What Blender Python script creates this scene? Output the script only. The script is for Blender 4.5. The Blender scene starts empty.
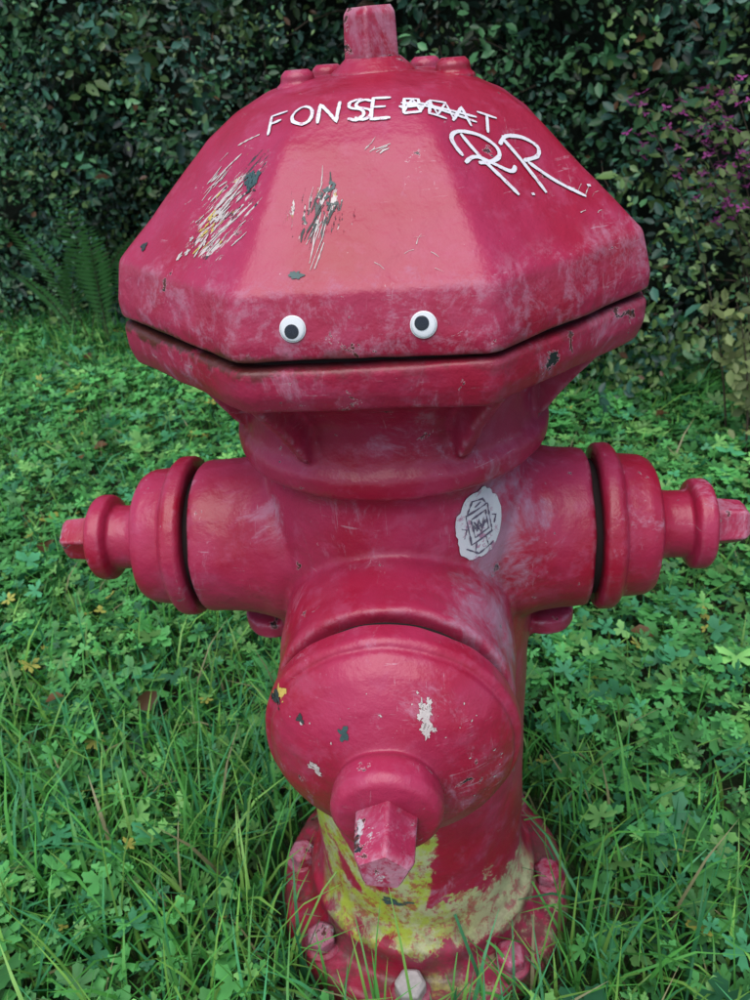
import bpy, math, random
import numpy as np
from mathutils import Vector, Matrix, noise
from mathutils.bvhtree import BVHTree
random.seed(7); rng=np.random.default_rng(7)
sc=bpy.context.scene
sc.view_settings.view_transform='Standard'; sc.view_settings.look='None'; sc.view_settings.exposure=0
rad=math.radians
ZG=.775
H_YAW=-4.5

# ---------------------------------------------------------------- node helpers
class NT:
    def __init__(s,name):
        s.m=bpy.data.materials.new(name); s.m.use_nodes=True
        s.t=s.m.node_tree; s.t.nodes.clear()
        s.out=s.t.nodes.new('ShaderNodeOutputMaterial')
    def n(s,typ,ins=None,**p):
        nd=s.t.nodes.new(typ)
        for k,v in p.items(): setattr(nd,k,v)
        if ins:
            for k,v in ins.items():
                sock=nd.inputs[k]
                if hasattr(v,'is_output'): s.t.links.new(v,sock)
                else: sock.default_value=v
        return nd
    def math(s,op,a,b=0.0,c=0.0,clamp=False):
        nd=s.n('ShaderNodeMath',operation=op,use_clamp=clamp)
        for i,v in enumerate((a,b,c)):
            if hasattr(v,'is_output'): s.t.links.new(v,nd.inputs[i])
            else: nd.inputs[i].default_value=v
        return nd.outputs[0]
    def dot(s,a,v):
        nd=s.n('ShaderNodeVectorMath',{0:a,1:tuple(v)},operation='DOT_PRODUCT'); return nd.outputs['Value']
    def mix(s,f,a,b):
        nd=s.n('ShaderNodeMix',data_type='RGBA')
        for k,v in ((0,f),(6,a),(7,b)):
            if hasattr(v,'is_output'): s.t.links.new(v,nd.inputs[k])
            else: nd.inputs[k].default_value=(v if k==0 else tuple(v)+(1,) if len(v)==3 else v)
        return nd.outputs[2]
    def noise(s,vec,scale,detail=4,rough=.55,dist=0):
        return s.n('ShaderNodeTexNoise',{'Vector':vec,'Scale':scale,'Detail':detail,'Roughness':rough,'Distortion':dist}).outputs['Fac']
    def step(s,v,a,b):
        nd=s.n('ShaderNodeMapRange',{'Value':v,'From Min':a,'From Max':b},interpolation_type='SMOOTHSTEP')
        return nd.outputs[0]
    def scale(s,vec,sx,sy,sz,rz=0,rx=0):
        return s.n('ShaderNodeMapping',{'Vector':vec,'Scale':(sx,sy,sz),'Rotation':(rx,0,rz)}).outputs[0]
    def bump(s,h,strength,dist,normal=None):
        ins={'Height':h,'Strength':strength,'Distance':dist}
        if normal is not None: ins['Normal']=normal
        return s.n('ShaderNodeBump',ins).outputs[0]
    def finish(s,**k):
        b=s.n('ShaderNodeBsdfPrincipled')
        for kk,v in k.items():
            kk=kk.replace('_',' ')
            if hasattr(v,'is_output'): s.t.links.new(v,b.inputs[kk])
            elif isinstance(v,tuple) and len(v)==3 : b.inputs[kk].default_value=v+(1,)
            else: b.inputs[kk].default_value=v
        s.t.links.new(b.outputs[0],s.out.inputs[0]); return s.m

def paint_mat(name,body=False,worn=0.0,dull=0.0,bonnet=False):
    g=NT(name)
    P=g.n('ShaderNodeTexCoord').outputs['Object']
    sep=g.n('ShaderNodeSeparateXYZ',{0:P}); X,Y,Z=sep.outputs
    n1=g.noise(P,8,3,.6); n2=g.noise(P,42,4,.7)
    col=g.mix(g.step(n1,.36,.62),(.380,.008,.034),(.445,.028,.088))
    col=g.mix(g.math('MULTIPLY',g.step(n2,.50,.68),.32+dull),col,(.51,.090,.18))
    nb=g.noise(g.scale(P,1,1,.6),16,6,.78,.5)
    chalk=g.math('MULTIPLY',g.step(nb,.570-worn*.05,.70-worn*.05),.55)
    if bonnet:
        zb=g.math('MULTIPLY',g.step(Z,ZG-.002,ZG+.006),g.step(Z,ZG+.056,ZG+.036))
        rub=g.math('MULTIPLY',g.math('MULTIPLY',zb,g.step(g.noise(P,40,6,.82,.3),.48,.64)),.46)
        chalk=g.math('MAXIMUM',chalk,rub)
    col=g.mix(chalk,col,(.56,.27,.37))
    s1=g.noise(g.scale(P,22,22,300,.2,.5),1.0,3,.75,.8)
    s2=g.noise(g.scale(P,330,60,20,.6,.3),1.0,3,.75,.8)
    reg=g.step(nb,.50-worn*.06,.58)
    sc1=g.math('MULTIPLY',g.math('MAXIMUM',g.step(s1,.635,.70),g.step(s2,.645,.71)),reg)
    col=g.mix(g.math('MULTIPLY',sc1,.42),col,(.62,.40,.46))
    geo=g.n('ShaderNodeNewGeometry'); pt=geo.outputs['Pointiness']
    ew=g.math('MULTIPLY',g.step(pt,.512,.565),g.step(g.noise(P,80,4,.75),.42,.58))
    col=g.mix(g.math('MULTIPLY',ew,.7),col,(.62,.32,.40))
    ch=g.noise(P,44,5,.72,.4)
    chip=g.step(ch,.680-worn*.04,.685-worn*.04)
    chipc=g.mix(g.step(n2,.46,.54),(.025,.030,.032),(.12,.028,.025))
    chipc=g.mix(g.step(g.noise(P,60,2),.50,.54),chipc,(.60,.54,.54)) if worn>1 else chipc
    rim=g.math('SUBTRACT',g.step(ch,.662-worn*.04,.668-worn*.04),chip,clamp=True)
    col=g.mix(g.math('MULTIPLY',rim,.6),col,(.64,.40,.43))
    col=g.mix(chip,col,chipc)
    if bonnet:
        sel=g.noise(P,85,3,.6); edge=g.math('MULTIPLY',g.math('SUBTRACT',ch,.5),.03)
        for (c,dv,rr,th,dk) in (((-.088,-.119,ZG+.070),(.76,.10,.63),.036,.535,.60),((-.066,-.100,ZG+.094),(.76,.10,.63),.018,.54,.48),((-.026,-.146,ZG+.074),(.12,.66,.73),.024,.565,.50)):
            d=Vector(dv).normalized(); nrm_=Vector((c[0],c[1],.12)).normalized(); b=d.cross(nrm_).normalized(); cc=d.cross(b)
            q=g.n('ShaderNodeCombineXYZ',{0:g.math('MULTIPLY',g.dot(P,d),50.0),1:g.math('MULTIPLY',g.dot(P,b),300.0),2:g.math('MULTIPLY',g.dot(P,cc),40.0)}).outputs[0]
            ns=g.noise(q,1.0,4,.72,.5)
            dist=g.n('ShaderNodeVectorMath',{0:P,1:c},operation='DISTANCE').outputs['Value']
            fall=g.step(g.math('ADD',dist,edge),rr,rr*.35)
            mk_=g.step(g.math('ADD',ns,g.math('MULTIPLY',fall,.08)),th+.05,th+.075); mk_=g.math('MULTIPLY',mk_,g.step(fall,.0,.12))
            sc_=g.mix(g.step(sel,dk-.03,dk),(.66,.57,.52),(.035,.055,.052)); sc_=g.mix(g.step(sel,.37,.33),sc_,(.55,.38,.12))
            col=g.mix(mk_,col,sc_); chip=g.math('MAXIMUM',chip,g.math('MULTIPLY',mk_,.6))
    sm=g.math('ABSOLUTE',g.math('SUBTRACT',Z,ZG-.003))
    sm=g.math('SUBTRACT',sm,g.math('MULTIPLY',g.math('SUBTRACT',n2,.5),.035))
    sm=g.math('MULTIPLY',g.step(sm,.0085,.002),g.math('MULTIPLY_ADD',g.step(X,.05,-.12),.6,.35))
    col=g.mix(sm,col,g.mix(n2,(.03,.010,.008),(.15,.035,.015)))
    if body:
        nn=g.noise(P,26,6,.74,.5)
        w=g.math('SUBTRACT',nn,.5)
        dx=g.math('MULTIPLY',g.math('SUBTRACT',X,.086),26); dz=g.math('MULTIPLY',g.math('SUBTRACT',Z,.575),13)
        d=g.math('SQRT',g.math('ADD',g.math('MULTIPLY',dx,dx),g.math('MULTIPLY',dz,dz)))
        d=g.math('ADD',d,g.math('MULTIPLY',w,3.4))
        m=g.math('MULTIPLY',g.step(d,1.05,.1),g.step(Y,-.02,-.05))
        col=g.mix(g.math('MULTIPLY',m,.5),col,(.46,.40,.52))
        front=g.step(Y,.0,-.03)
        zc=g.math('ADD',.118,g.math('MULTIPLY',g.math('MULTIPLY',X,X),-1.6))
        band=g.math('SUBTRACT',g.math('ABSOLUTE',g.math('SUBTRACT',Z,zc)),g.math('MULTIPLY',w,.20))
        m1=g.math('MULTIPLY',g.step(band,.036,.028),g.step(X,-.115,-.10))
        b2=g.math('SUBTRACT',g.math('ABSOLUTE',g.math('SUBTRACT',X,g.math('MULTIPLY_ADD',Z,.10,-.022))),g.math('MULTIPLY',w,.05))
        m2=g.math('MULTIPLY',g.step(b2,.022,.018),g.math('MULTIPLY',g.step(Z,.32,.29),g.step(Z,.10,.12)))
        b3=g.math('SUBTRACT',g.math('ABSOLUTE',g.math('SUBTRACT',X,g.math('MULTIPLY_ADD',Z,-.225,-.056))),g.math('MULTIPLY',w,.04))
        m3=g.math('MULTIPLY',g.step(b3,.015,.011),g.math('MULTIPLY',g.step(Z,.30,.28),g.step(Z,.08,.11)))
        b4=g.math('SUBTRACT',g.math('ABSOLUTE',g.math('SUBTRACT',X,g.math('MULTIPLY_ADD',Z,-.55,.034))),g.math('MULTIPLY',w,.03))
        m4=g.math('MULTIPLY',g.step(b4,.014,.010),g.math('MULTIPLY',g.step(Z,.25,.23),g.step(Z,.10,.14)))
        fl=g.math('MULTIPLY',g.step(Z,.060,.05),g.step(nn,.49,.56))
        fl=g.math('MULTIPLY',fl,g.math('MULTIPLY',g.step(Y,.04,-.04),g.step(X,-.04,.03)))
        m=g.math('MAXIMUM',g.math('MAXIMUM',m1,m2),g.math('MAXIMUM',m3,m4)); m=g.math('MULTIPLY',m,front)
        m=g.math('MAXIMUM',m,g.math('MULTIPLY',fl,.85))
        m=g.math('MULTIPLY',m,g.math('SUBTRACT',1.0,g.math('MULTIPLY',g.step(g.noise(P,60,5,.8),.49,.58),.72)))
        pale=g.math('MULTIPLY',g.step(X,.00,.08),.8)
        yc=g.mix(g.math('MAXIMUM',pale,g.math('MULTIPLY',g.step(n2,.42,.60),.75)),(.44,.56,.06),(.56,.58,.36))
        col=g.mix(g.math('MULTIPLY',m,.88),col,yc)
        gr=g.math('MULTIPLY',g.step(Z,.17,.03),g.step(g.noise(P,22,5,.78),.40,.58))
        col=g.mix(g.math('MULTIPLY',gr,.75),col,(.12,.060,.045))
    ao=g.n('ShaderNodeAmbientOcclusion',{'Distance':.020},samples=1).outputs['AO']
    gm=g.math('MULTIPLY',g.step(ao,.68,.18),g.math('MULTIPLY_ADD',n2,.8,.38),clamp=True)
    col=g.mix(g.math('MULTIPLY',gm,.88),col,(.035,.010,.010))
    rough=g.math('MULTIPLY_ADD',n1,.24,.17+dull*.5)
    rough=g.math('ADD',rough,g.math('MULTIPLY',chalk,.55))
    rough=g.math('ADD',rough,g.math('MULTIPLY',n2,.14))
    h=g.math('ADD',g.noise(P,20,2,.5),g.math('MULTIPLY',g.noise(P,95,3,.6),.36))
    h=g.math('SUBTRACT',h,g.math('MULTIPLY',chip,.42))
    nrm=g.bump(h,.62,.0044)
    return g.finish(Base_Color=col,Roughness=rough,Normal=nrm,Specular_IOR_Level=.5)

def simple_mat(name,col,rough=.6,var=.25,scale=80,bumpd=.0006,**k):
    g=NT(name); P=g.n('ShaderNodeTexCoord').outputs['Object']
    n=g.noise(P,scale,4,.6)
    c=g.mix(n,tuple(x*(1-var) for x in col),tuple(min(1,x*(1+var)) for x in col))
    return g.finish(Base_Color=c,Roughness=rough,Normal=g.bump(n,.4,bumpd),**k)

def leaf_mat(name,rough=.5,transl=.3,spec=.4):
    g=NT(name)
    a=g.n('ShaderNodeAttribute',attribute_name='Col').outputs['Color']
    b=g.n('ShaderNodeBsdfPrincipled',{'Base Color':a,'Roughness':rough,'Specular IOR Level':spec})
    t=g.n('ShaderNodeBsdfTranslucent',{'Color':a})
    mx=g.n('ShaderNodeMixShader',{0:transl})
    g.t.links.new(b.outputs[0],mx.inputs[1]); g.t.links.new(t.outputs[0],mx.inputs[2])
    g.t.links.new(mx.outputs[0],g.out.inputs[0]); return g.m

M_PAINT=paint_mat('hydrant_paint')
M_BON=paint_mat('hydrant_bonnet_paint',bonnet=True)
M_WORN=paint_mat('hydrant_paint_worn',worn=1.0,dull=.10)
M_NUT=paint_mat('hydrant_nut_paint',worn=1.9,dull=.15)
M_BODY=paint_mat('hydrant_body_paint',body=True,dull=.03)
def marker_mat():
    g=NT('white_marker'); P=g.n('ShaderNodeTexCoord').outputs['Object']
    c=g.mix(g.math('MULTIPLY',g.step(g.noise(P,260,4,.75),.55,.66),.75),(.80,.78,.79),(.52,.12,.22))
    return g.finish(Base_Color=c,Roughness=.5)
M_WHITE=marker_mat()
M_SCR=simple_mat('bare_scratch',(.62,.54,.50),.6,.3,200)
M_YEL=simple_mat('old_yellow_paint',(.62,.45,.10),.6,.3,150)
M_DARK=simple_mat('bare_iron',(.035,.045,.042),.55,.5,150)
M_GREEN=simple_mat('old_green_primer',(.05,.10,.095),.5,.5,150)
M_GAP=simple_mat('dark_gap',(.016,.006,.006),.9,.5,60)  # near-black, for the bonnet seam ring and the cap gaskets
M_BOLT=simple_mat('weathered_bolt',(.50,.45,.43),.55,.4,140,.001)
M_INK=simple_mat('faded_ink',(.14,.11,.16),.6,.5,160)

# ---------------------------------------------------------------- mesh helpers
hyd=bpy.data.objects.new('fire_hydrant',None); sc.collection.objects.link(hyd)
hyd.rotation_euler=(0,0,rad(H_YAW))

def add_obj(name,me,mat=None,parent=hyd):
    ob=bpy.data.objects.new(name,me); sc.collection.objects.link(ob)
    if mat is not None: me.materials.append(mat)
    if parent is not None: ob.parent=parent
    return ob

def round_profile(pts,rd=.004,steps=4):
    pts=[(p+(0,))[:3] if len(p)==2 else p[:3] for p in pts]
    V=[Vector(p) for p in pts]; out=[V[0]]
    for i in range(1,len(V)-1):
        a,b,c=V[i-1],V[i],V[i+1]
        la=Vector((a-b)[:2]).length; lc=Vector((c-b)[:2]).length
        ta=min(rd,la*.45)/max(la,1e-6); tc=min(rd,lc*.45)/max(lc,1e-6)
        A=b.lerp(a,ta); C=b.lerp(c,tc)
        for j in range(steps+1):
            t=j/steps
            out.append(A*(1-t)**2+b*2*t*(1-t)+C*t*t)
    out.append(V[-1])
    res=[out[0]]
    for a,b in zip(out[:-1],out[1:]):
        L=Vector((b-a)[:2]).length; k=max(1,int(L/.008))
        for j in range(1,k+1): res.append(a.lerp(b,j/k))
    return res

def ngon_fac(n,N,off,win):
    th=np.arange(N)*2*math.pi/N
    w=2*math.pi/n
    f=math.cos(math.pi/n)/np.cos(np.mod(th-off,w)-math.pi/n)
    if win>0:
        f=np.mean([np.roll(f,k) for k in range(-win,win+1)],axis=0)
    return th,f

def lathe_data(profile,rd=.004,N=128,n=8,off=0,win=2,M=None,rough=0.0,seed=0):
    pr=round_profile(profile,rd); th,f=ngon_fac(n,N,off,win)
    verts=[]
    for p in pr:
        k=p[2]; r=p[0]*((1-k)+k*f)
        for a in range(N): verts.append(Vector((r[a]*math.cos(th[a]),r[a]*math.sin(th[a]),p[1])))
    R=len(pr); faces=[]
    for i in range(R-1):
        for a in range(N):
            b=(a+1)%N; faces.append((i*N+a,i*N+b,(i+1)*N+b,(i+1)*N+a))
    verts.append(Vector((0,0,pr[0][1]))); c0=len(verts)-1
    verts.append(Vector((0,0,pr[-1][1]))); c1=len(verts)-1
    for a in range(N):
        b=(a+1)%N; faces.append((c0,b,a)); faces.append((c1,(R-1)*N+a,(R-1)*N+b))
    if M is not None: verts=[M@v for v in verts]
    if rough>0:
        o=Vector((seed*3.1,1.7,seed))
        verts=[v+noise.noise_vector(v*22+o)*rough+noise.noise_vector(v*70+o)*rough*.35 for v in verts]
    return verts,faces

def mk(name,vf,mat,sharp=50):
    me=bpy.data.meshes.new(name); me.from_pydata([tuple(v) for v in vf[0]],[],vf[1])
    me.validate(); me.shade_smooth()
    try: me.set_sharp_from_angle(angle=rad(sharp))
    except Exception as e: print(e)
    return add_obj(name,me,mat)

def axis_M(origin,direction,roll=0):
    z=Vector(direction).normalized()
    return Matrix.Translation(origin)@z.to_track_quat('Z','Y').to_matrix().to_4x4()@Matrix.Rotation(roll,4,'Z')

OCT=rad(22.5)
R=.2025
SB=(.189,ZG+.045); ST=(.121,ZG+.110)
bon=[(R-.03,ZG+.0005,1),(R,ZG+.0005,1),(R,ZG+.012,1),(.1955,ZG+.039,1),(SB[0],SB[1],1),(ST[0],ST[1],1),(.100,ZG+.124,.75),(.074,ZG+.135,.2),(.045,ZG+.141,0),(.012,ZG+.143,0)]
D_bon=lathe_data(bon,.0035,256,8,OCT,1,None,.0012,1)
bonnet=mk('bonnet',D_bon,M_BON,80)
lip=[(.12,ZG-.0035,1),(R-.006,ZG-.0035,1),(R+.0005,ZG-.006,1),(R,ZG-.022,1),(R-.005,ZG-.035,1),(R-.022,ZG-.038,1),(.15,ZG-.037,.8)]
mk('bonnet_lower_lip',lathe_data(lip,.004,256,8,OCT,1,None,.0015,5),M_WORN,80)
mk('seam_infill',lathe_data([(.18,ZG-.012,1),(R-.010,ZG-.012,1),(R-.010,ZG+.008,1),(.18,ZG+.008,1)],.001,96,8,OCT,1),M_GAP)  # near-black ring set back inside the seam between bonnet and lip
TX=.003
MT=Matrix.Translation((TX,0,0))
mk('top_nut_base',lathe_data([(.031,ZG+.135),(.031,ZG+.142),(.025,ZG+.146),(.019,ZG+.151)],.003,64,M=MT,rough=.0006),M_PAINT)
mk('top_operating_nut',lathe_data([(.0205,ZG+.145,1),(.0200,ZG+.155,1),(.0190,ZG+.177,1),(.016,ZG+.181,1)],.002,100,5,rad(-25),1,MT,.0006,9),M_NUT,30)
for i,(bx,by) in enumerate([(-.050,-.008),(.058,-.010),(-.036,.05),(.038,.05)]):
    z0=ZG+.131
    mk(f'crown_bolt_{i+1}',lathe_data([(.0155,z0),(.0155,z0+.006),(.012,z0+.008),(.0115,z0+.013),(.008,z0+.016)],.002,40,6,.3,1,Matrix.Translation((bx,by,0)),.0007,i),M_PAINT)

# ---- cast body
parts=[]
core=[(.05,.006),(.174,.006),(.175,.030),(.170,.044),(.140,.047),(.133,.060),(.134,.082),(.124,.092),(.1175,.110),(.1165,.30),(.119,.40),(.1215,.47),(.122,.54),(.1165,.60),(.113,.628),(.117,.641),(.1305,.644),(.132,.660),(.124,.668),(.121,.688),(.123,.702),(.136,.718),(.162,.731,.5),(.182,.739,1),(.184,.752,1),(.05,.752,1)]
parts.append(lathe_data(core,.004,160,8,OCT,2))
ZS=ZG-.2375; ZF=ZG-.285
SH={-1:.013,1:-.002}
for sx in (-1,1):
    e=SH[sx]
    parts.append(lathe_data([(.086,.0),(.083,.105),(.077,.122),(.0735,.140),(.0715,.166+e),(.069,.170+e),(.05,.170+e)],.004,96,M=axis_M((0,0,ZS),(sx,0,0))))
parts.append(lathe_data([(.0985,.0),(.0975,.130),(.0955,.145),(.0940,.150),(.0935,.174),(.091,.178),(.05,.178)],.0035,112,M=axis_M((0,0,ZF),(0,-1,0))))
for a in (-90-27,-90+27,-90-72,-90+72,90-40,90+40):
    d=Vector((math.cos(rad(a)),math.sin(rad(a)),0)); t=Vector((-d.y,d.x,0))*.0055
    prof=[(.112,.668),(.131,.672),(.150,.700),(.178,.733),(.178,.750),(.112,.750)]
    vs=[d*r+Vector((0,0,z))-t for r,z in prof]+[d*r+Vector((0,0,z))+t for r,z in prof]
    n=len(prof); fs=[tuple(range(n-1,-1,-1)),tuple(range(n,2*n))]+[(i,(i+1)%n,n+(i+1)%n,n+i) for i in range(n)]
    parts.append((vs,fs))
for sx in (-1,1):
    parts.append(lathe_data([(.006,-.009),(.030,-.009),(.030,.009),(.006,.009)],.003,40,M=Matrix.Translation((sx*.134,.012,.432))))
av=[];af=[]
for vs,fs in parts:
    o=len(av); av+=[tuple(v) for v in vs]; af+=[tuple(i+o for i in f) for f in fs]
me=bpy.data.meshes.new('tmp'); me.from_pydata(av,[],af); me.validate()
tmp=bpy.data.objects.new('tmp',me); sc.collection.objects.link(tmp)
m=tmp.modifiers.new('r','REMESH'); m.mode='VOXEL'; m.voxel_size=.0028; m.use_smooth_shade=True
m=tmp.modifiers.new('s','SMOOTH'); m.factor=.5; m.iterations=4
dg=bpy.context.evaluated_depsgraph_get()
me2=bpy.data.meshes.new_from_object(tmp.evaluated_get(dg)); me2.name='body'
bpy.data.objects.remove(tmp)
co=np.empty(len(me2.vertices)*3,np.float32); me2.vertices.foreach_get('co',co); co=co.reshape(-1,3)
co+=np.array([noise.noise_vector(Vector(c)*24)*.0013+noise.noise_vector(Vector(c)*75)*.0004 for c in co],np.float32)
me2.vertices.foreach_set('co',co.ravel()); me2.update(); me2.shade_smooth()
body=add_obj('body',me2,M_BODY)

for i,sx in enumerate((-1,1)):
    M=axis_M((sx*SH[sx],0,ZS),(sx,0,0),rad(20+30*i))
    nm='left' if sx<0 else 'right'
    mk(f'{nm}_cap_gasket',lathe_data([(.05,.162),(.061,.164),(.061,.182),(.05,.183)],.002,64,M=M),M_GAP)
    mk(f'{nm}_outlet_cap',lathe_data([(.05,.1755),(.071,.1755),(.0755,.179),(.0755,.190),(.072,.194),(.0655,.197),(.0635,.218),(.059,.226),(.046,.230),(.034,.232),(.0305,.240),(.0305,.258),(.037,.260),(.041,.263),(.041,.274),(.037,.278),(.02,.279)],.003,96,M=M,rough=.0010,seed=3+i),M_PAINT)
    mk(f'{nm}_cap_nut',lathe_data([(.0240,.275,1),(.0230,.282,1),(.0205,.307,1),(.016,.311,1)],.002,100,5,0,1,M,.0007,7+i),M_NUT,30)
M=axis_M((0,0,ZF),(0,-1,0),rad(0))
mk('front_cap_gasket',lathe_data([(.06,.170),(.0815,.174),(.0815,.198),(.06,.203)],.002,64,M=M),M_GAP)
D_fc=lathe_data([(.06,.1925),(.0895,.1925),(.0945,.196),(.0950,.211),(.0925,.2145),(.0890,.216),(.0885,.2215),(.080,.232),(.062,.245),(.044,.2525),(.037,.256),(.0365,.258),(.0385,.263),(.0385,.277),(.034,.283),(.02,.285)],.003,160,M=M,rough=.0013,seed=11)
fcap=mk('front_outlet_cap',D_fc,M_PAINT)
mk('front_cap_nut',lathe_data([(.0235,.278,1),(.0220,.286,1),(.0205,.318,1),(.0165,.323,1)],.002,100,5,rad(10),1,M,.0008,13),M_NUT,30)
for i in range(8):
    a=rad(-90+45*i-4); M=Matrix.Translation((.150*math.cos(a),.150*math.sin(a),.042))
    mk(f'flange_bolt_{i+1}',lathe_data([(.022,0),(.022,.004),(.019,.006)],.001,32,M=M),M_WORN)
    mk(f'flange_nut_{i+1}',lathe_data([(.0175,.004,1),(.0175,.019,1),(.013,.022,1)],.002,60,6,.4*i,1,M,.0005,i),M_BOLT if i in (0,) else M_NUT,30)

# ---------------------------------------------------------------- decals hugging the surface
def bvh(vf): return BVHTree.FromPolygons([tuple(v) for v in vf[0]],vf[1])
B_bon=bvh(D_bon); B_fc=bvh(D_fc)
B_body=BVHTree.FromPolygons([tuple(c) for c in co],[tuple(p.vertices) for p in me2.polygons])
def cast(B,p,d,dist=.12):
    d=Vector(d).normalized(); h=B.ray_cast(Vector(p)-d*dist,d,dist*3)
    return (h[0],h[1]) if h[0] is not None else (None,None)
def smooth_line(pts,k=5):
    if len(pts)<3: return pts
    P=[Vector(p) for p in pts]; P=[P[0]]+P+[P[-1]]; out=[]
    for i in range(1,len(P)-2):
        for j in range(k):
            t=j/k; a,b,c,d=P[i-1],P[i],P[i+1],P[i+2]
            out.append(tuple(.5*((2*b)+(c-a)*t+(2*a-5*b+4*c-d)*t*t+(3*b-a-3*c+d)*t**3)))
    out.append(tuple(P[-2])); return out
class Acc:
    def __init__(s): s.v=[];s.f=[]
    def ribbon(s,B,pts,d,w,off=.0008,jit=.15):
        P=[]
        for a,b in zip(pts[:-1],pts[1:]):
            a=Vector(a);b=Vector(b);k=max(1,int((b-a).length/.0022))
            for j in range(k): P.append(a.lerp(b,j/k))
        P.append(Vector(pts[-1]))
        H=[]
        for p in P:
            l,n=cast(B,p,d)
            if l is not None: H.append((l,n if n.dot(Vector(d))<0 else -n))
        if len(H)<2: return
        o=len(s.v)
        for i,(l,n) in enumerate(H):
            t=H[min(i+1,len(H)-1)][0]-H[max(i-1,0)][0]
            if t.length<1e-6: t=Vector((1,0,0))
            sd=n.cross(t).normalized()
            ww=w*(1+random.uniform(-jit,jit))*.5*(.6 if i in (0,len(H)-1) else 1)
            for q in (l-sd*ww,l,l+sd*ww):
                nr=B.find_nearest(q); qq=nr[0] if nr[0] is not None else q
                s.v.append(qq+n*off)
        for i in range(len(H)-1):
            for c in (0,1):
                a=o+i*3+c; s.f.append((a,a+1,a+4,a+3))
    def blob(s,B,c,d,r,asp=1,rot=0,rag=.3,off=.0005,N=28,rings=3):
        d=Vector(d).normalized(); c=Vector(c)
        u=d.cross(Vector((0,0,1))); u=u.normalized() if u.length>.01 else Vector((1,0,0)); v=u.cross(d)
        u2=u*math.cos(rot)+v*math.sin(rot); v2=-u*math.sin(rot)+v*math.cos(rot)
        sd=random.random()*50; o=len(s.v)
        l,n=cast(B,c,d)
        if l is None: return
        s.v.append(l-d*off)
        for k in range(1,rings+1):
            for i in range(N):
                a=2*math.pi*i/N; rr=r*(1+rag*1.3*noise.noise(Vector((math.cos(a)*1.6,math.sin(a)*1.6,sd)))+rag*.9*noise.noise(Vector((math.cos(a)*5,math.sin(a)*5,sd))))*k/rings
                p=c+u2*math.cos(a)*rr+v2*math.sin(a)*rr*asp
                h,nn=cast(B,p,d)
                if h is None: h=s.v[o]
                s.v.append(h-d*off)
        for i in range(N):
            s.f.append((o,o+1+i,o+1+(i+1)%N))
            for k in range(rings-1):
                a=o+1+k*N+i; b=o+1+k*N+(i+1)%N; s.f.append((a,a+N,b+N,b))
    def done(s,name,mat,parent=hyd):
        if not s.v: return
        me=bpy.data.meshes.new(name); me.from_pydata([tuple(v) for v in s.v],[],s.f); me.validate(); me.shade_smooth()
        return add_obj(name,me,mat,parent)

def arc(cx,cy,rx,ry,a0,a1,n=12): return [(cx+rx*math.cos(rad(a0+(a1-a0)*i/n)),cy+ry*math.sin(rad(a0+(a1-a0)*i/n))) for i in range(n+1)]
LET={'F':[[(0,0),(.05,1),(.85,1.05)],[(.03,.55),(.6,.58)]],
'O':[arc(.45,.5,.45,.5,90,460,18)],
'N':[[(0,0),(.05,1),(.75,.02),(.85,1.02)]],
'S':[smooth_line([(.8,.9,0),(.5,1.02,0),(.15,.9,0),(.1,.68,0),(.4,.52,0),(.75,.4,0),(.8,.15,0),(.45,0,0),(.05,.12,0)],3)],
'E':[[(.8,1),(.05,1),(0,0),(.8,0)],[(.03,.52),(.6,.52)]],
'B':[[(0,0),(0,1),(.6,.95),(.65,.6),(.1,.52),(.75,.4),(.7,.05),(0,0)]],
'A':[[(0,0),(.4,1),(.8,0)],[(.15,.4),(.65,.4)]],
'T':[[(0,1),(.9,1)],[(.45,1),(.45,0)]],
'.':[[(0,.0),(.12,.0),(.12,.12),(0,.1)]]}
ink=Acc()
def crown_pt(s,t):   # s metres along the text line, t 0..1 letter height; plan view on the crown
    return (s,-.0990+3.0*max(0,abs(s)-.01)**2-(1.6*(s-.02)**2 if s>.02 else 0)+t*.0195,ZG+.12)
x=-.0590; DN=(0,0.25,-1)
for chs,w in zip('FONSE',(.0135,.0145,.0155,.0130,.0145)):
    for st in LET[chs]:
        ink.ribbon(B_bon,[crown_pt(x+p[0]*w,p[1]+random.uniform(-.03,.03)) for p in st],DN,.0023)
    if chs=='S':
        for st in LET['S']: ink.ribbon(B_bon,[crown_pt(x+.0045+p[0]*w,p[1]*.95) for p in st],DN,.0022)
    x+=w*1.08+.0012
ink.ribbon(B_bon,[crown_pt(x,.4),crown_pt(x+.002,.42)],DN,.003); x+=.0030
x0=x
for chs,w in zip('BEAT.',(.014,.013,.014,.014,.006)):
    for st in LET[chs]: ink.ribbon(B_bon,[crown_pt(x+p[0]*w,.08+p[1]*.8) for p in st],DN,.0021)
    x+=w*1.08
for (ya,yb,yc_) in ((.62,.50,.60),(.35,.42,.36)):
    ink.ribbon(B_bon,[crown_pt(x0-.002,ya),crown_pt(x0+.02,yb),crown_pt(x0+.044,yc_)],DN,.0020)
ink.ribbon(B_bon,[crown_pt(x0+.005*k,.85 if k%2 else .12) for k in range(8)],DN,.0014)

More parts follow.
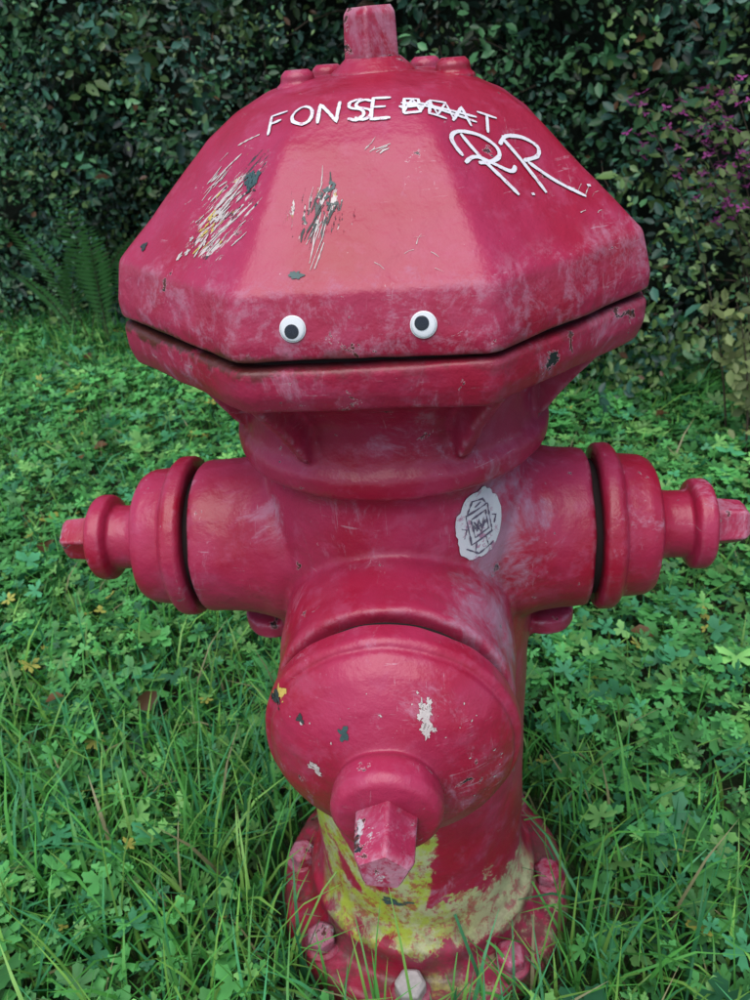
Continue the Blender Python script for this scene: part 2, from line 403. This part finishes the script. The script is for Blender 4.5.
def facet(theta_deg):
    th=rad(theta_deg); d=Vector((math.cos(th),math.sin(th),0)); u=Vector((-d.y,d.x,0))
    c8=math.cos(math.pi/8); s8=math.sin(math.pi/8)
    rb,zb=SB; rt,zt=ST
    BL=d*rb*c8-u*rb*s8+Vector((0,0,zb)); BR=d*rb*c8+u*rb*s8+Vector((0,0,zb))
    TL=d*rt*c8-u*rt*s8+Vector((0,0,zt)); TR=d*rt*c8+u*rt*s8+Vector((0,0,zt))
    n=(BR-BL).cross(TL-BL).normalized()
    if n.dot(d)<0: n=-n
    return (lambda a,t: (BL.lerp(BR,a)).lerp(TL.lerp(TR,a),t)), -n
FR,nFR=facet(-45); FC,nFC=facet(-90); FL,nFL=facet(-135)
def tag(p,q):
    TLc,TRc,BLc,BRc=(.13,1.00),(.86,.80),(.26,.48),(.80,.30)
    t=[TLc[i]*(1-p)+TRc[i]*p for i in (0,1)]; b=[BLc[i]*(1-p)+BRc[i]*p for i in (0,1)]
    return FR(b[0]*(1-q)+t[0]*q,b[1]*(1-q)+t[1]*q)
T=[[(.10,1.0),(.15,.5),(.24,.0)],[(-.06,.62),(-.05,.90),(.10,1.04),(.30,1.0),(.40,.84),(.36,.66),(.20,.54),(.06,.52)],
   [(-.10,.50),(.10,.62),(.34,.40),(.46,.50)],
   [(.60,.06),(.58,.55),(.54,.98)],[(.46,.86),(.60,1.02),(.78,1.03),(.88,.88),(.80,.70),(.60,.60)],[(.64,.58),(.82,.26),(1.04,.0)],
   [(.40,.02),(.44,.03)],[(1.14,.20),(1.18,.20)]]
for st in T: ink.ribbon(B_bon,[tag(p[0],p[1]) for p in smooth_line([(a,b,0) for a,b in st],5)],nFR,.0029)
ink.done('white_graffiti',M_WHITE)

def scr(acc,F,nrm,a,t,da,dt,num,L,ang,spread,w):
    for _ in range(num):
        p=F(a+random.gauss(0,da),t+random.gauss(0,dt)); g=rad(ang+random.gauss(0,spread)); l=L*random.uniform(.3,1.3)
        u=(F(1,.5)-F(0,.5)).normalized(); v=(F(.5,1)-F(.5,0)).normalized()
        q=p+u*math.cos(g)*l+v*math.sin(g)*l; mid=(p+q)/2+u*random.gauss(0,.0004)+v*random.gauss(0,.0004)
        acc.ribbon(B_bon,[p,mid,q],nrm,w*random.uniform(.3,1.4),off=random.uniform(.0003,.0005),jit=.75)
a1=Acc();a2=Acc();a3=Acc();a4=Acc()
scr(a1,FL,nFL,.66,.38,.09,.16,32,.014,60,12,.0011)
scr(a1,FL,nFL,.42,.66,.05,.12,14,.015,62,12,.0009)
scr(a2,FL,nFL,.60,.36,.08,.10,9,.006,55,20,.0010)
scr(a3,FL,nFL,.80,.66,.05,.08,8,.006,45,30,.0012)
scr(a1,FC,nFC,.30,.40,.03,.14,13,.020,75,6,.0007)
scr(a3,FC,nFC,.26,.36,.012,.08,6,.014,68,6,.0010)
scr(a3,FC,nFC,.34,.48,.012,.12,7,.014,80,6,.0009)
scr(a1,FC,nFC,.57,.95,.05,.04,6,.010,40,12,.0007)
scr(a1,FC,nFC,.75,.15,.10,.07,6,.006,20,25,.0005)
scr(a1,FR,nFR,.75,.25,.12,.1,6,.010,20,20,.0006)
a4.blob(B_bon,FC(.24,.04),nFC,.0040,.55,0,.7)
for _ in range(10): a4.blob(B_bon,FL(random.gauss(.80,.035),random.gauss(.72,.05)),nFL,random.uniform(.0014,.0044),random.uniform(.5,1),random.uniform(0,3),.9)
for _ in range(22):
    (a1 if random.random()<.75 else a2).blob(B_bon,FL(random.gauss(.62,.06),random.gauss(.36,.11)),nFL,random.uniform(.001,.0038),random.uniform(.35,.8),random.uniform(.6,1.4),.95,off=.0004)
for _ in range(6): a4.blob(B_bon,FC(random.gauss(.34,.02),random.gauss(.62,.10)),nFC,random.uniform(.0010,.0024),.6,random.uniform(0,3),.8)
a3.blob(B_bon,FL(.14,.08),nFL,.0034,1,0,.7)
fd=(0,1,0)
a2.blob(B_fc,(-.078,-.25,ZF+.050),fd,.0060,.6,.6,.7); a3.blob(B_fc,(-.081,-.25,ZF+.046),fd,.0045,1,.6,.8,off=.0009)
a3.blob(B_fc,(-.060,-.25,ZF+.044),fd,.0028,1,0,.7); a4.blob(B_fc,(-.028,-.25,ZF+.044),fd,.0038,1,0,.7)
for _ in range(22): a1.blob(B_fc,(.027+random.gauss(0,.0025),-.25,ZF+.052+random.gauss(0,.0065)),fd,random.uniform(.0008,.0026),random.uniform(.9,1.8),random.uniform(-.3,.3),.95)
for _ in range(8): a1.blob(B_fc,(-.052+random.gauss(0,.003),-.25,ZF+.010+random.gauss(0,.004)),fd,random.uniform(.001,.0022),random.uniform(.6,1.8),random.uniform(0,3),.9)
for _ in range(26):
    rr=random.uniform(.050,.083); aa=random.uniform(-.5,3.6)
    a1.blob(B_fc,(rr*math.cos(aa),-.25,ZF+rr*math.sin(aa)),fd,random.uniform(.0003,.0009),random.uniform(.4,1.6),random.uniform(0,3),.9,N=12,rings=2)
for _ in range(5): a4.blob(B_body,(-.015+random.gauss(0,.008),-.13,.150+random.gauss(0,.004)),fd,random.uniform(.003,.008),.4,.1,.8)
a1.done('bare_scratches',M_SCR); a2.done('yellow_paint_chips',M_YEL); a3.done('iron_chips',M_DARK); a4.done('green_primer_chips',M_GREEN)

# ---- sticker
g=NT('worn_sticker'); P=g.n('ShaderNodeTexCoord').outputs['Object']
c=g.mix(g.step(g.noise(P,80,6,.8),.54,.60),(.74,.73,.74),(.50,.24,.34)); c=g.mix(g.step(g.noise(P,30,5),.5,.7),c,(.60,.56,.62))
M_STK=g.finish(Base_Color=c,Roughness=.5)
st=Acc(); sd=Vector((-math.sin(rad(35)),math.cos(rad(35)),-.15)).normalized(); scn=Vector((.0725,-.098,.601))
st.blob(B_body,scn,sd,.0220,1.38,rad(-14),.12,.0010,48,8)
sticker=st.done('sticker',M_STK,None); sticker.rotation_euler=(0,0,rad(H_YAW))
sk=Acc(); U=sd.cross(Vector((0,0,1))).normalized(); V=U.cross(sd)
def SP(a,b): return scn+U*a*.0205+V*b*.027
for poly in [[(-.6,.45),(.45,.6),(.55,-.35),(-.45,-.5),(-.6,.45)],[(-.4,.25),(.3,.38),(.35,-.2),(-.3,-.3),(-.4,.25)],[(-.3,.1),(-.15,-.15),(-.05,.2),(.08,-.1),(.2,.2)],[(-.3,-.05),(.3,.05)],[(-.25,.18),(.0,-.2),(.25,.1)],[(-.5,.5),(-.3,.8),(.2,.82),(.4,.6)],[(-.2,-.5),(-.3,-.78)],[(.2,-.42),(.3,-.75)],[(-.7,-.62),(-.2,-.85),(.6,-.72)],[(-.8,.1),(-.6,.0),(-.75,-.25)],[(.6,.2),(.85,.1),(.7,-.1)],[(-.15,.62),(.1,.7)]]:
    sk.ribbon(B_body,[SP(p[0]+random.uniform(-.03,.03),p[1]+random.uniform(-.03,.03)) for p in poly],sd,.0013,.0016,.8)
sk.done('sticker_drawing',M_INK,sticker)

# ---- googly eyes
M_EW=simple_mat('eye_white_plastic',(.90,.90,.90),.3,.005,50,.0001)
M_EB=simple_mat('eye_pupil_black',(.02,.022,.03),.25,.1,50,.0001)
gm=NT('eye_clear_dome'); fr=gm.n('ShaderNodeFresnel',{'IOR':1.15}).outputs[0]
tr=gm.n('ShaderNodeBsdfTransparent'); gl=gm.n('ShaderNodeBsdfGlossy',{'Roughness':.04})
mx=gm.n('ShaderNodeMixShader',{0:fr}); gm.t.links.new(tr.outputs[0],mx.inputs[1]); gm.t.links.new(gl.outputs[0],mx.inputs[2]); gm.t.links.new(mx.outputs[0],gm.out.inputs[0])
for i,(ex,ez,px,pz) in enumerate([(-.0405,ZG+.020,-.0006,-.0014),(.0358,ZG+.019,-.0010,.0010)]):
    l,n=cast(B_bon,(ex,-.25,ez),(0,1,0),.1)
    e=bpy.data.objects.new('googly_eye' if i==0 else 'googly_eye.001',None); sc.collection.objects.link(e)
    e.rotation_euler=(0,0,rad(H_YAW))
    n=Vector((0,-1,.28)).normalized()
    M=axis_M(l-n*.0011,n)
    r=.0078
    for nm,prof,mt,MM in (('eye_white',[(.001,0),(r,0),(r,.0018),(r*.94,.0021),(.001,.0021)],M_EW,M),
        ('pupil',[(.0002,.0022),(.0042,.0022),(.0042,.0027),(.0002,.0027)],M_EB,M),
        ('clear_dome',[(r*.93,.00215),(r*.90,.0026),(r*.75,.0036),(r*.4,.0042),(.0003,.0043)],gm.m,M)):
        if nm=='pupil': MM=Matrix.Translation((px,pz*.28,pz))@MM
        o=mk(nm,lathe_data(prof,.0003,48,M=MM),mt); o.parent=e

# ---------------------------------------------------------------- vegetation
def arr_mesh(name,V,F,C,mat,parent=None):
    me=bpy.data.meshes.new(name); k=F.shape[1]
    me.vertices.add(len(V)); me.vertices.foreach_set('co',V.astype(np.float32).ravel())
    me.loops.add(F.size); me.loops.foreach_set('vertex_index',F.astype(np.int32).ravel())
    me.polygons.add(len(F)); me.polygons.foreach_set('loop_start',np.arange(0,F.size,k,dtype=np.int32))
    me.update(calc_edges=True)
    ca=me.color_attributes.new('Col','FLOAT_COLOR','POINT')
    cc=np.ones((len(V),4),np.float32); cc[:,:3]=C; ca.data.foreach_set('color',cc.ravel())
    me.shade_smooth()
    return add_obj(name,me,mat,parent)
def fbm(x,y,seed=0,sc=1.0):
    r=np.random.default_rng(seed); o=np.zeros_like(x)
    for k in range(10):
        f=sc*(1.3**k); a=r.uniform(0,6.28); p=r.uniform(0,6.28)
        o+=np.sin((x*math.cos(a)+y*math.sin(a))*f+p)/(1.15**k)
    return o/4.0
def inst(T,F,pos,az,tilt,tdir,scale,col,colvar=None):
    n=len(pos); ca,sa=np.cos(az),np.sin(az)
    Rz=np.zeros((n,3,3)); Rz[:,0,0]=ca;Rz[:,0,1]=-sa;Rz[:,1,0]=sa;Rz[:,1,1]=ca;Rz[:,2,2]=1
    ax=np.stack([np.cos(tdir),np.sin(tdir),0*tdir],1); c=np.cos(tilt);s=np.sin(tilt)
    K=np.zeros((n,3,3)); K[:,0,1]=-ax[:,2];K[:,0,2]=ax[:,1];K[:,1,0]=ax[:,2];K[:,1,2]=-ax[:,0];K[:,2,0]=-ax[:,1];K[:,2,1]=ax[:,0]
    Rt=np.eye(3)[None]+s[:,None,None]*K+(1-c)[:,None,None]*(K@K)
    Rm=Rt@Rz
    V=np.einsum('nij,mj->nmi',Rm,T)*scale[:,None,None]+pos[:,None,:]
    m=len(T); FF=(F[None]+(np.arange(n)*m)[:,None,None]).reshape(-1,F.shape[1])
    C=np.repeat(col[:,None,:],m,1)
    if colvar is not None: C=C*colvar[None,:,None]
    return V.reshape(-1,3),FF,C.reshape(-1,3)

def hedge_y(x): return 1.84-.42*x
M_GRASS=leaf_mat('grass_blade_mat',.42,.30,.4)
M_WEED=leaf_mat('weed_leaf_mat',.48,.28,.35)
M_HEDGE=leaf_mat('hedge_leaf_mat',.40,.12,.45)

def scatter(n,dense=.80):
    k=int(n*dense*1.25)
    y=rng.uniform(-.55,2.5,k); x=rng.uniform(-1,1,k)*(0.75+.50*(y+.5))
    x2=rng.uniform(-3.2,3.2,n-int(n*dense)); y2=rng.uniform(-1.6,3.0,len(x2))
    w=(0.75+.50*(y+.5)); keep=rng.uniform(0,1,k)<w/w.max()
    return np.concatenate([x[keep],x2]),np.concatenate([y[keep],y2])
def grass(n,name):
    x,y=scatter(n); patch=fbm(x,y,3,3.2)
    near=np.exp(-((np.hypot(x,y)-.22)/.16)**2)
    leftf=np.clip((-x-.05)*1.5,0,1)*np.clip((.9-y)*1.2,0,1)
    fore=np.clip((.5-y)*1.2,0,1)
    foot=np.clip((y-hedge_y(x)+.45)*2.5,0,1)
    p=.28+.28*patch+.6*near+.8*leftf+.15*fore+.25*foot
    keep=(rng.uniform(0,1,len(x))<p)&(np.hypot(x,y)>.172)&(y<hedge_y(x)+.25)
    x,y,near,leftf,foot,fore=[q[keep] for q in (x,y,near,leftf,foot,fore)]; n=len(x)
    h=rng.gamma(6,.011,n)*(1+.5*near+.5*leftf+.6*foot+.2*fore); h=np.clip(h,.025,.22)
    w=rng.uniform(.0012,.0028,n)*(1+.3*leftf)
    az=rng.uniform(0,6.283,n); lean=rng.beta(2,2.2,n)*1.2+.1
    t=np.array([0,.35,.7,1.0]); wt=np.array([1,.95,.65,.06])
    hx=h[:,None]*np.cumsum(np.concatenate([np.zeros((n,1)),np.sin(lean[:,None]*np.array([.35,.9,1.45])[None])*np.diff(t)[None]],1),1)
    hz=h[:,None]*np.cumsum(np.concatenate([np.zeros((n,1)),np.cos(np.minimum(lean[:,None]*np.array([.35,.9,1.45])[None],2.2))*np.diff(t)[None]],1),1)
    dx,dy=np.cos(az),np.sin(az); tw=rng.uniform(-.9,.9,n)
    sx,sy=-np.sin(az+tw),np.cos(az+tw)
    V=np.zeros((n,4,2,3))
    for s,sg in ((0,-1),(1,1)):
        V[:,:,s,0]=x[:,None]+hx*dx[:,None]+sg*sx[:,None]*w[:,None]*wt
        V[:,:,s,1]=y[:,None]+hx*dy[:,None]+sg*sy[:,None]*w[:,None]*wt
        V[:,:,s,2]=hz
    q=np.array([[0,1,3,2],[2,3,5,4],[4,5,7,6]])
    F=(q[None]+(np.arange(n)*8)[:,None,None]).reshape(-1,4)
    base=np.array([.110,.39,.075]); alt=np.array([.24,.50,.10]); cool=np.array([.075,.34,.13])
    r=rng.uniform(0,1,(n,1)); c=np.where(r<.5,base,np.where(r<.74,alt,cool))*rng.uniform(.6,1.4,(n,1))
    dry=rng.uniform(0,1,n)<.035; c[dry]=np.array([.36,.33,.17])
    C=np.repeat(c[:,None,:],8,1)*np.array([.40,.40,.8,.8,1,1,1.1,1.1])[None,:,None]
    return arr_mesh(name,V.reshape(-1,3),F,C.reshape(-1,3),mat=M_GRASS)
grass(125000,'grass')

def weed_template(L=5):
    pts=[(0,0,0)]; span=rad(285)
    seq=[]
    for i in range(L):
        c=-span/2+span*(i+.5)/L; hw=span/L/2
        seq+=[(c-hw*.98,.30),(c-hw*.62,.78),(c-hw*.30,.80),(c-hw*.12,.99),(c+hw*.12,1.0),(c+hw*.32,.80),(c+hw*.62,.76)]
    seq+=[(span/2,.28)]
    for a,r in seq: pts.append((r*math.sin(a),r*math.cos(a),.22*r*r-.10*r))
    n=len(seq); F=[(0,i+2,i+1) for i in range(n-1)]
    cv=np.array([.75]+[.8+.3*r for a,r in seq])
    return np.array(pts),np.array(F),cv
def weeds(n):
    x,y=scatter(n); patch=fbm(x,y,3,3.2); leftf=np.clip((-x-.1)*1.3,0,1)*np.clip((.6-y)*1.2,0,1)
    near=np.exp(-((np.hypot(x,y)-.22)/.14)**2)
    p=.84-.32*patch-.48*leftf-.35*near
    keep=(rng.uniform(0,1,len(x))<p)&(np.hypot(x,y)>.20)&(y<hedge_y(x)+.2); x,y=x[keep],y[keep]; n=len(x)
    hh=fbm(x,y,9,7)
    z=.022+.030*np.clip(hh+.5,0,1.6)+rng.uniform(0,.035,n)
    s=np.clip(rng.gamma(6,.0026,n),.006,.032)
    half=rng.uniform(0,1,n)<.6
    Vs=[];Fs=[];Cs=[];o=0
    for sel,L in ((half,5),(~half,3)):
        T,F,cv=weed_template(L); k=sel.sum()
        r=rng.uniform(0,1,(k,1)); c=np.where(r<.6,np.array([.110,.40,.105]),np.where(r<.82,np.array([.21,.48,.13]),np.array([.075,.32,.14])))*rng.uniform(.45,1.45,(k,1))
        yl=rng.uniform(0,1,k)<.010; c[yl]=np.array([.48,.46,.10])
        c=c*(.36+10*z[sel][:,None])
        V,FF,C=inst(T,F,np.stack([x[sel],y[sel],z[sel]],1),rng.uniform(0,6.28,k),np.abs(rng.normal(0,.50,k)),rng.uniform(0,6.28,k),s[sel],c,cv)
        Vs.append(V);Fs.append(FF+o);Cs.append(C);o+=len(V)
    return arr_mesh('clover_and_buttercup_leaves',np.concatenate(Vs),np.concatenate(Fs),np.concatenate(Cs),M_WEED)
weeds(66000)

g=NT('soil_and_moss'); P=g.n('ShaderNodeTexCoord').outputs['Object']
c=g.mix(g.step(g.noise(P,7,4),.4,.6),(.018,.030,.010),(.035,.07,.018)); c=g.mix(g.step(g.noise(P,40,3),.5,.65),c,(.05,.035,.02))
gmat=g.finish(Base_Color=c,Roughness=.95,Normal=g.bump(g.noise(P,60,3),.8,.02))
me=bpy.data.meshes.new('ground')
N=60; xs=np.sign(np.linspace(-1,1,N))*np.abs(np.linspace(-1,1,N))**4*150
vs=[(a,b,(.012*math.sin(a*7+1)*math.sin(b*6)-.006 if abs(a)<5 and abs(b)<5 else -.006)*(0 if math.hypot(a,b)<.3 else 1)) for b in xs for a in xs]
me.from_pydata(vs,[],[(j*N+i,j*N+i+1,(j+1)*N+i+1,(j+1)*N+i) for j in range(N-1) for i in range(N-1)]); me.shade_smooth()
add_obj('ground',me,gmat,None)

# ---- hedge
hedge=bpy.data.objects.new('hedge',None); sc.collection.objects.link(hedge)
def hsurf(x,z):
    return hedge_y(x)+.24*fbm(x,z,21,3.2)+.12*fbm(x,z,22,9.0)+.06*np.clip(z-.3,-1,2)+.12*np.clip(.35-z,0,1)
LT=np.array([(0,0,0),(-.26,.32,.07),(-.22,.68,.06),(0,1,-.05),(.22,.68,.06),(.26,.32,.07)]); LF=np.array([(0,3,2,1),(0,5,4,3)])
def hedge_leaves(ncl,per,xr,zr,name,smin=.013,smax=.032):
    cx=rng.uniform(*xr,ncl); cz=rng.uniform(zr[0],zr[1],ncl); cy=hsurf(cx,cz)+rng.exponential(.07,ncl)-.07
    spray=rng.uniform(0,1,ncl)<.10; cy[spray]-=rng.uniform(.04,.16,spray.sum())
    cb=np.minimum(rng.lognormal(-.05,.6,ncl)*np.clip(1+.6*fbm(cx,cz,33,3.0),.3,1.7),2.3); hue=np.clip(.5+.35*fbm(cx,cz,34,2.2)+rng.normal(0,.2,ncl),0,1)
    csz=rng.uniform(.65,1.35,ncl)
    n=ncl*per; idx=np.repeat(np.arange(ncl),per)
    dv=rng.normal(0,1,(ncl,3)); dv/=np.linalg.norm(dv,axis=1)[:,None]
    along=rng.uniform(-1,1,n)*.085
    pos=np.stack([cx[idx],cy[idx],cz[idx]],1)+dv[idx]*along[:,None]+rng.normal(0,.026,(n,3))
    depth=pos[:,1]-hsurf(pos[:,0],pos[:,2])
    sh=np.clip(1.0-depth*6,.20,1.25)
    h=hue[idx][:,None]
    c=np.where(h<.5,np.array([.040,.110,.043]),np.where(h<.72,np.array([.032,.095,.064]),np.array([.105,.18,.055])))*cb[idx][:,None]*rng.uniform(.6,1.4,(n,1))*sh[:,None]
    c=np.minimum(c,np.array([.22,.33,.14]))
    br=rng.uniform(0,1,n)<.012; c[br]=np.array([.12,.06,.03])
    az=rng.uniform(0,6.28,n); tilt=rng.normal(1.0,.5,n); td=rng.normal(0,.8,n)
    V,F,C=inst(LT,LF,pos,az,tilt,td,rng.uniform(smin,smax,n)*csz[idx],c)
    keepz=V[:,2]<-.01; V[keepz,2]=.0
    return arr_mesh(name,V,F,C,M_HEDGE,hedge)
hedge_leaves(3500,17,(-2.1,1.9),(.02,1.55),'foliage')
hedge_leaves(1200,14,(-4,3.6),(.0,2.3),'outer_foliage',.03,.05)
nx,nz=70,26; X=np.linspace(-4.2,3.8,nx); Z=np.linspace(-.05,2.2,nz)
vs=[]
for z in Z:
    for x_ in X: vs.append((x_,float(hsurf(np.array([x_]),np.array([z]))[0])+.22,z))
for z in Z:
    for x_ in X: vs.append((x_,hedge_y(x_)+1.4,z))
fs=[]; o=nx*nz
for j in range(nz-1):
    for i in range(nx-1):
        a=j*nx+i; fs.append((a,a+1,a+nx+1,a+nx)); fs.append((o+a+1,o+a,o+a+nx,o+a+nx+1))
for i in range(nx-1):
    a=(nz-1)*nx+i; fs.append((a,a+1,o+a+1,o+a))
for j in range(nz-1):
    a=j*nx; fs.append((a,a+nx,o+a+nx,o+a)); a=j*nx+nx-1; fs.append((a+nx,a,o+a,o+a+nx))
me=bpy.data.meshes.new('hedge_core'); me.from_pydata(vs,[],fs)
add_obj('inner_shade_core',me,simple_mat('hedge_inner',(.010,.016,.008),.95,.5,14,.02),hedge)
def tubes(name,lines,mat,parent):
    vs=[];fs=[]
    for pts,r in lines:
        o=len(vs)
        for i,p in enumerate(pts):
            t=(Vector(pts[min(i+1,len(pts)-1)])-Vector(pts[max(i-1,0)])).normalized(); u=t.orthogonal().normalized(); v=t.cross(u)
            rr=r*(1-.7*i/len(pts))
            for k in range(4): vs.append(tuple(Vector(p)+(u*math.cos(k*1.571)+v*math.sin(k*1.571))*rr))
        for i in range(len(pts)-1):
            for k in range(4): a=o+i*4+k;b=o+i*4+(k+1)%4; fs.append((a,b,b+4,a+4))
    me=bpy.data.meshes.new(name); me.from_pydata(vs,[],fs); me.shade_smooth(); return add_obj(name,me,mat,parent)
L=[]
for i in range(300):
    x0=random.uniform(-2,1.9); z0=random.uniform(0,1.3); p=Vector((x0,float(hsurf(np.array([x0]),np.array([z0]))[0])+.04,z0)); d=Vector((random.gauss(0,.6),random.gauss(-.35,.3),random.gauss(.6,.5))).normalized(); pts=[]
    for k in range(6): pts.append(p.copy()); d=(d+Vector((random.gauss(0,.2),random.gauss(0,.12),random.gauss(0,.2)))).normalized(); p=p+d*.045
    L.append((pts,random.uniform(.0015,.004)))
M_TWIG=simple_mat('twig_bark',(.09,.06,.04),.8,.4,60)
tubes('twigs',L,M_TWIG,hedge)

# ---- fern
fern=bpy.data.objects.new('fern',None); sc.collection.objects.link(fern)
Vs=[];Fs=[];Cs=[];o=0; lines=[]
def add_leaves(pos,az,tilt,td,s,c,T=LT,F=LF):
    global o
    V,FF,C=inst(T,F,np.array(pos),np.array(az),np.array(tilt),np.array(td),np.array(s),np.array(c)); Vs.append(V);Fs.append(FF+o);Cs.append(C);o+=len(V)
def frond_leaf(p,dirv,s,c,up):
    global o
    d=dirv.normalized(); sd=d.cross(up).normalized(); q=[p,p+d*s*.4-sd*s*.13,p+d*s,p+d*s*.4+sd*s*.13]
    Vs.append(np.array([tuple(v) for v in q])); Fs.append(np.array([[0,1,2,3]])+o); Cs.append(np.tile(np.array(c),(4,1))); o+=4
for f in range(8):
    bx=random.uniform(-1.12,-.88)
    b=Vector((bx,hedge_y(bx)-.13+random.uniform(-.05,.05),.02)); a=random.uniform(math.pi*1.1,math.pi*1.9); L0=random.uniform(.40,.80)
    d=Vector((math.cos(a)*.20,math.sin(a)*.18,1)).normalized(); p=b.copy(); pts=[]; c0=np.array([.11,.26,.09])*random.uniform(.7,1.3)
    for k in range(30):
        pts.append(p.copy())
        if k>6:
            ln=.055*math.sin(math.pi*min(1,(k-4)/27))+.008; sd_=d.cross(Vector((0,0,1))).normalized() if abs(d.z)<.99 else Vector((1,0,0)); up=sd_.cross(d)
            for sg in (-1,1): frond_leaf(p,sd_*sg+d*.45,ln,c0,up)
        d=(d+Vector((math.cos(a)*.022,math.sin(a)*.016,-.018))).normalized(); p=p+d*L0/30
    lines.append((pts,.0020))
arr_mesh('fronds',np.concatenate(Vs),np.concatenate(Fs),np.concatenate(Cs),M_HEDGE,fern)
tubes('stems',lines,M_TWIG,fern)

def shrub(name,base,n,spread,hgt,leafc,size,flower=None,lean=(-.2,-.3),droop=.075,f0=15):
    global Vs,Fs,Cs,o
    e=bpy.data.objects.new(name,None); sc.collection.objects.link(e)
    Vs=[];Fs=[];Cs=[];o=0; lines=[]; fp=[]
    for s in range(n):
        p=Vector(base)+Vector((random.gauss(0,.05),random.gauss(0,.04),0)); d=Vector((random.gauss(lean[0],spread),random.gauss(lean[1],spread*.6),1)).normalized(); pts=[]; Ls=hgt*random.uniform(.80,1.12); K=22
        for k in range(K):
            pts.append(p.copy())
            if k>5:
                for _ in range(3):
                    q=p+Vector((random.gauss(0,.018),random.gauss(0,.018),random.gauss(0,.018)))
                    add_leaves([tuple(q)],[random.uniform(0,6.28)],[random.gauss(.9,.4)],[random.gauss(0,.7)],[size*random.uniform(.6,1.2)],[np.array(leafc)*random.uniform(.4,1.3)])
            if flower and k>f0: fp.append(p.copy())
            d=(d+Vector((lean[0]*.12,lean[1]*.12,-droop))).normalized(); p=p+d*Ls/K
        lines.append((pts,.003))
    arr_mesh('leaves',np.concatenate(Vs),np.concatenate(Fs),np.concatenate(Cs),M_WEED,e)
    tubes('stems',lines,M_TWIG,e)
    if flower:
        Vs=[];Fs=[];Cs=[];o=0
        for p in fp:
            for _ in range(4):
                q=p+Vector((random.gauss(0,.018),random.gauss(0,.018),random.gauss(-.018,.022)))
                add_leaves([tuple(q)]*3,[0,2.1,4.2],[2.6]*3,[random.uniform(0,6.28)]*3,[random.uniform(.008,.014)]*3,[np.array(flower)*random.uniform(.4,1.3)]*3)
        arr_mesh('blossoms',np.concatenate(Vs),np.concatenate(Fs),np.concatenate(Cs),M_WEED,e)
shrub('flowering_shrub',(.93,1.08,.0),10,.05,.98,(.13,.19,.06),.024,(.32,.05,.22),(-.14,-.05),.020,17)
shrub('yellow_leaved_shrub',(.90,1.06,.0),6,.12,.42,(.26,.32,.12),.034,None,(-.10,-.08),.03)

k=34; x=rng.uniform(-1.4,1.4,k); y=rng.uniform(-.1,2.0,k); kk=np.hypot(x,y)>.25; x,y=x[kk],y[kk];k=len(x)
V,F,C=inst(LT*np.array([1.4,1,2]),LF,np.stack([x,y,rng.uniform(.05,.075,k)],1),rng.uniform(0,6.28,k),rng.normal(0,.5,k),rng.uniform(0,6.28,k),rng.uniform(.025,.05,k),np.array([.16,.08,.035])*rng.uniform(.5,1.6,(k,1)))
arr_mesh('fallen_leaves',V,F,C,M_WEED)

# ---------------------------------------------------------------- light
w=bpy.data.worlds.new('World'); sc.world=w; w.use_nodes=True; nt=w.node_tree
sky=nt.nodes.new('ShaderNodeTexSky'); sky.sky_type='NISHITA'; sky.sun_disc=False
EL,AZ=66,200
sky.sun_elevation=rad(EL); sky.sun_rotation=rad(AZ)
bg=nt.nodes['Background']; nt.links.new(sky.outputs[0],bg.inputs[0]); bg.inputs[1].default_value=.15
sl=bpy.data.lights.new('sun','SUN'); sl.energy=2.8; sl.angle=rad(60); sl.color=(1,.97,.93)
so=bpy.data.objects.new('sun',sl); sc.collection.objects.link(so)
sdv=Vector((math.sin(rad(AZ))*math.cos(rad(EL)),math.cos(rad(AZ))*math.cos(rad(EL)),math.sin(rad(EL))))
so.rotation_euler=sdv.to_track_quat('Z','Y').to_euler()

# ---------------------------------------------------------------- camera
cam=bpy.data.cameras.new('camera'); co_=bpy.data.objects.new('camera',cam); sc.collection.objects.link(co_); sc.camera=co_
cam.sensor_fit='VERTICAL'; cam.sensor_height=36; cam.lens=29.4; cam.clip_start=.02; cam.clip_end=500
co_.matrix_world=Matrix.Translation((0,-.644,.9437))@Matrix.Rotation(rad(1.9),4,'Z')@Matrix.Rotation(rad(60),4,'X')@Matrix.Rotation(rad(-4.8),4,'Z')
cam.dof.use_dof=True; cam.dof.focus_distance=.55; cam.dof.aperture_fstop=16
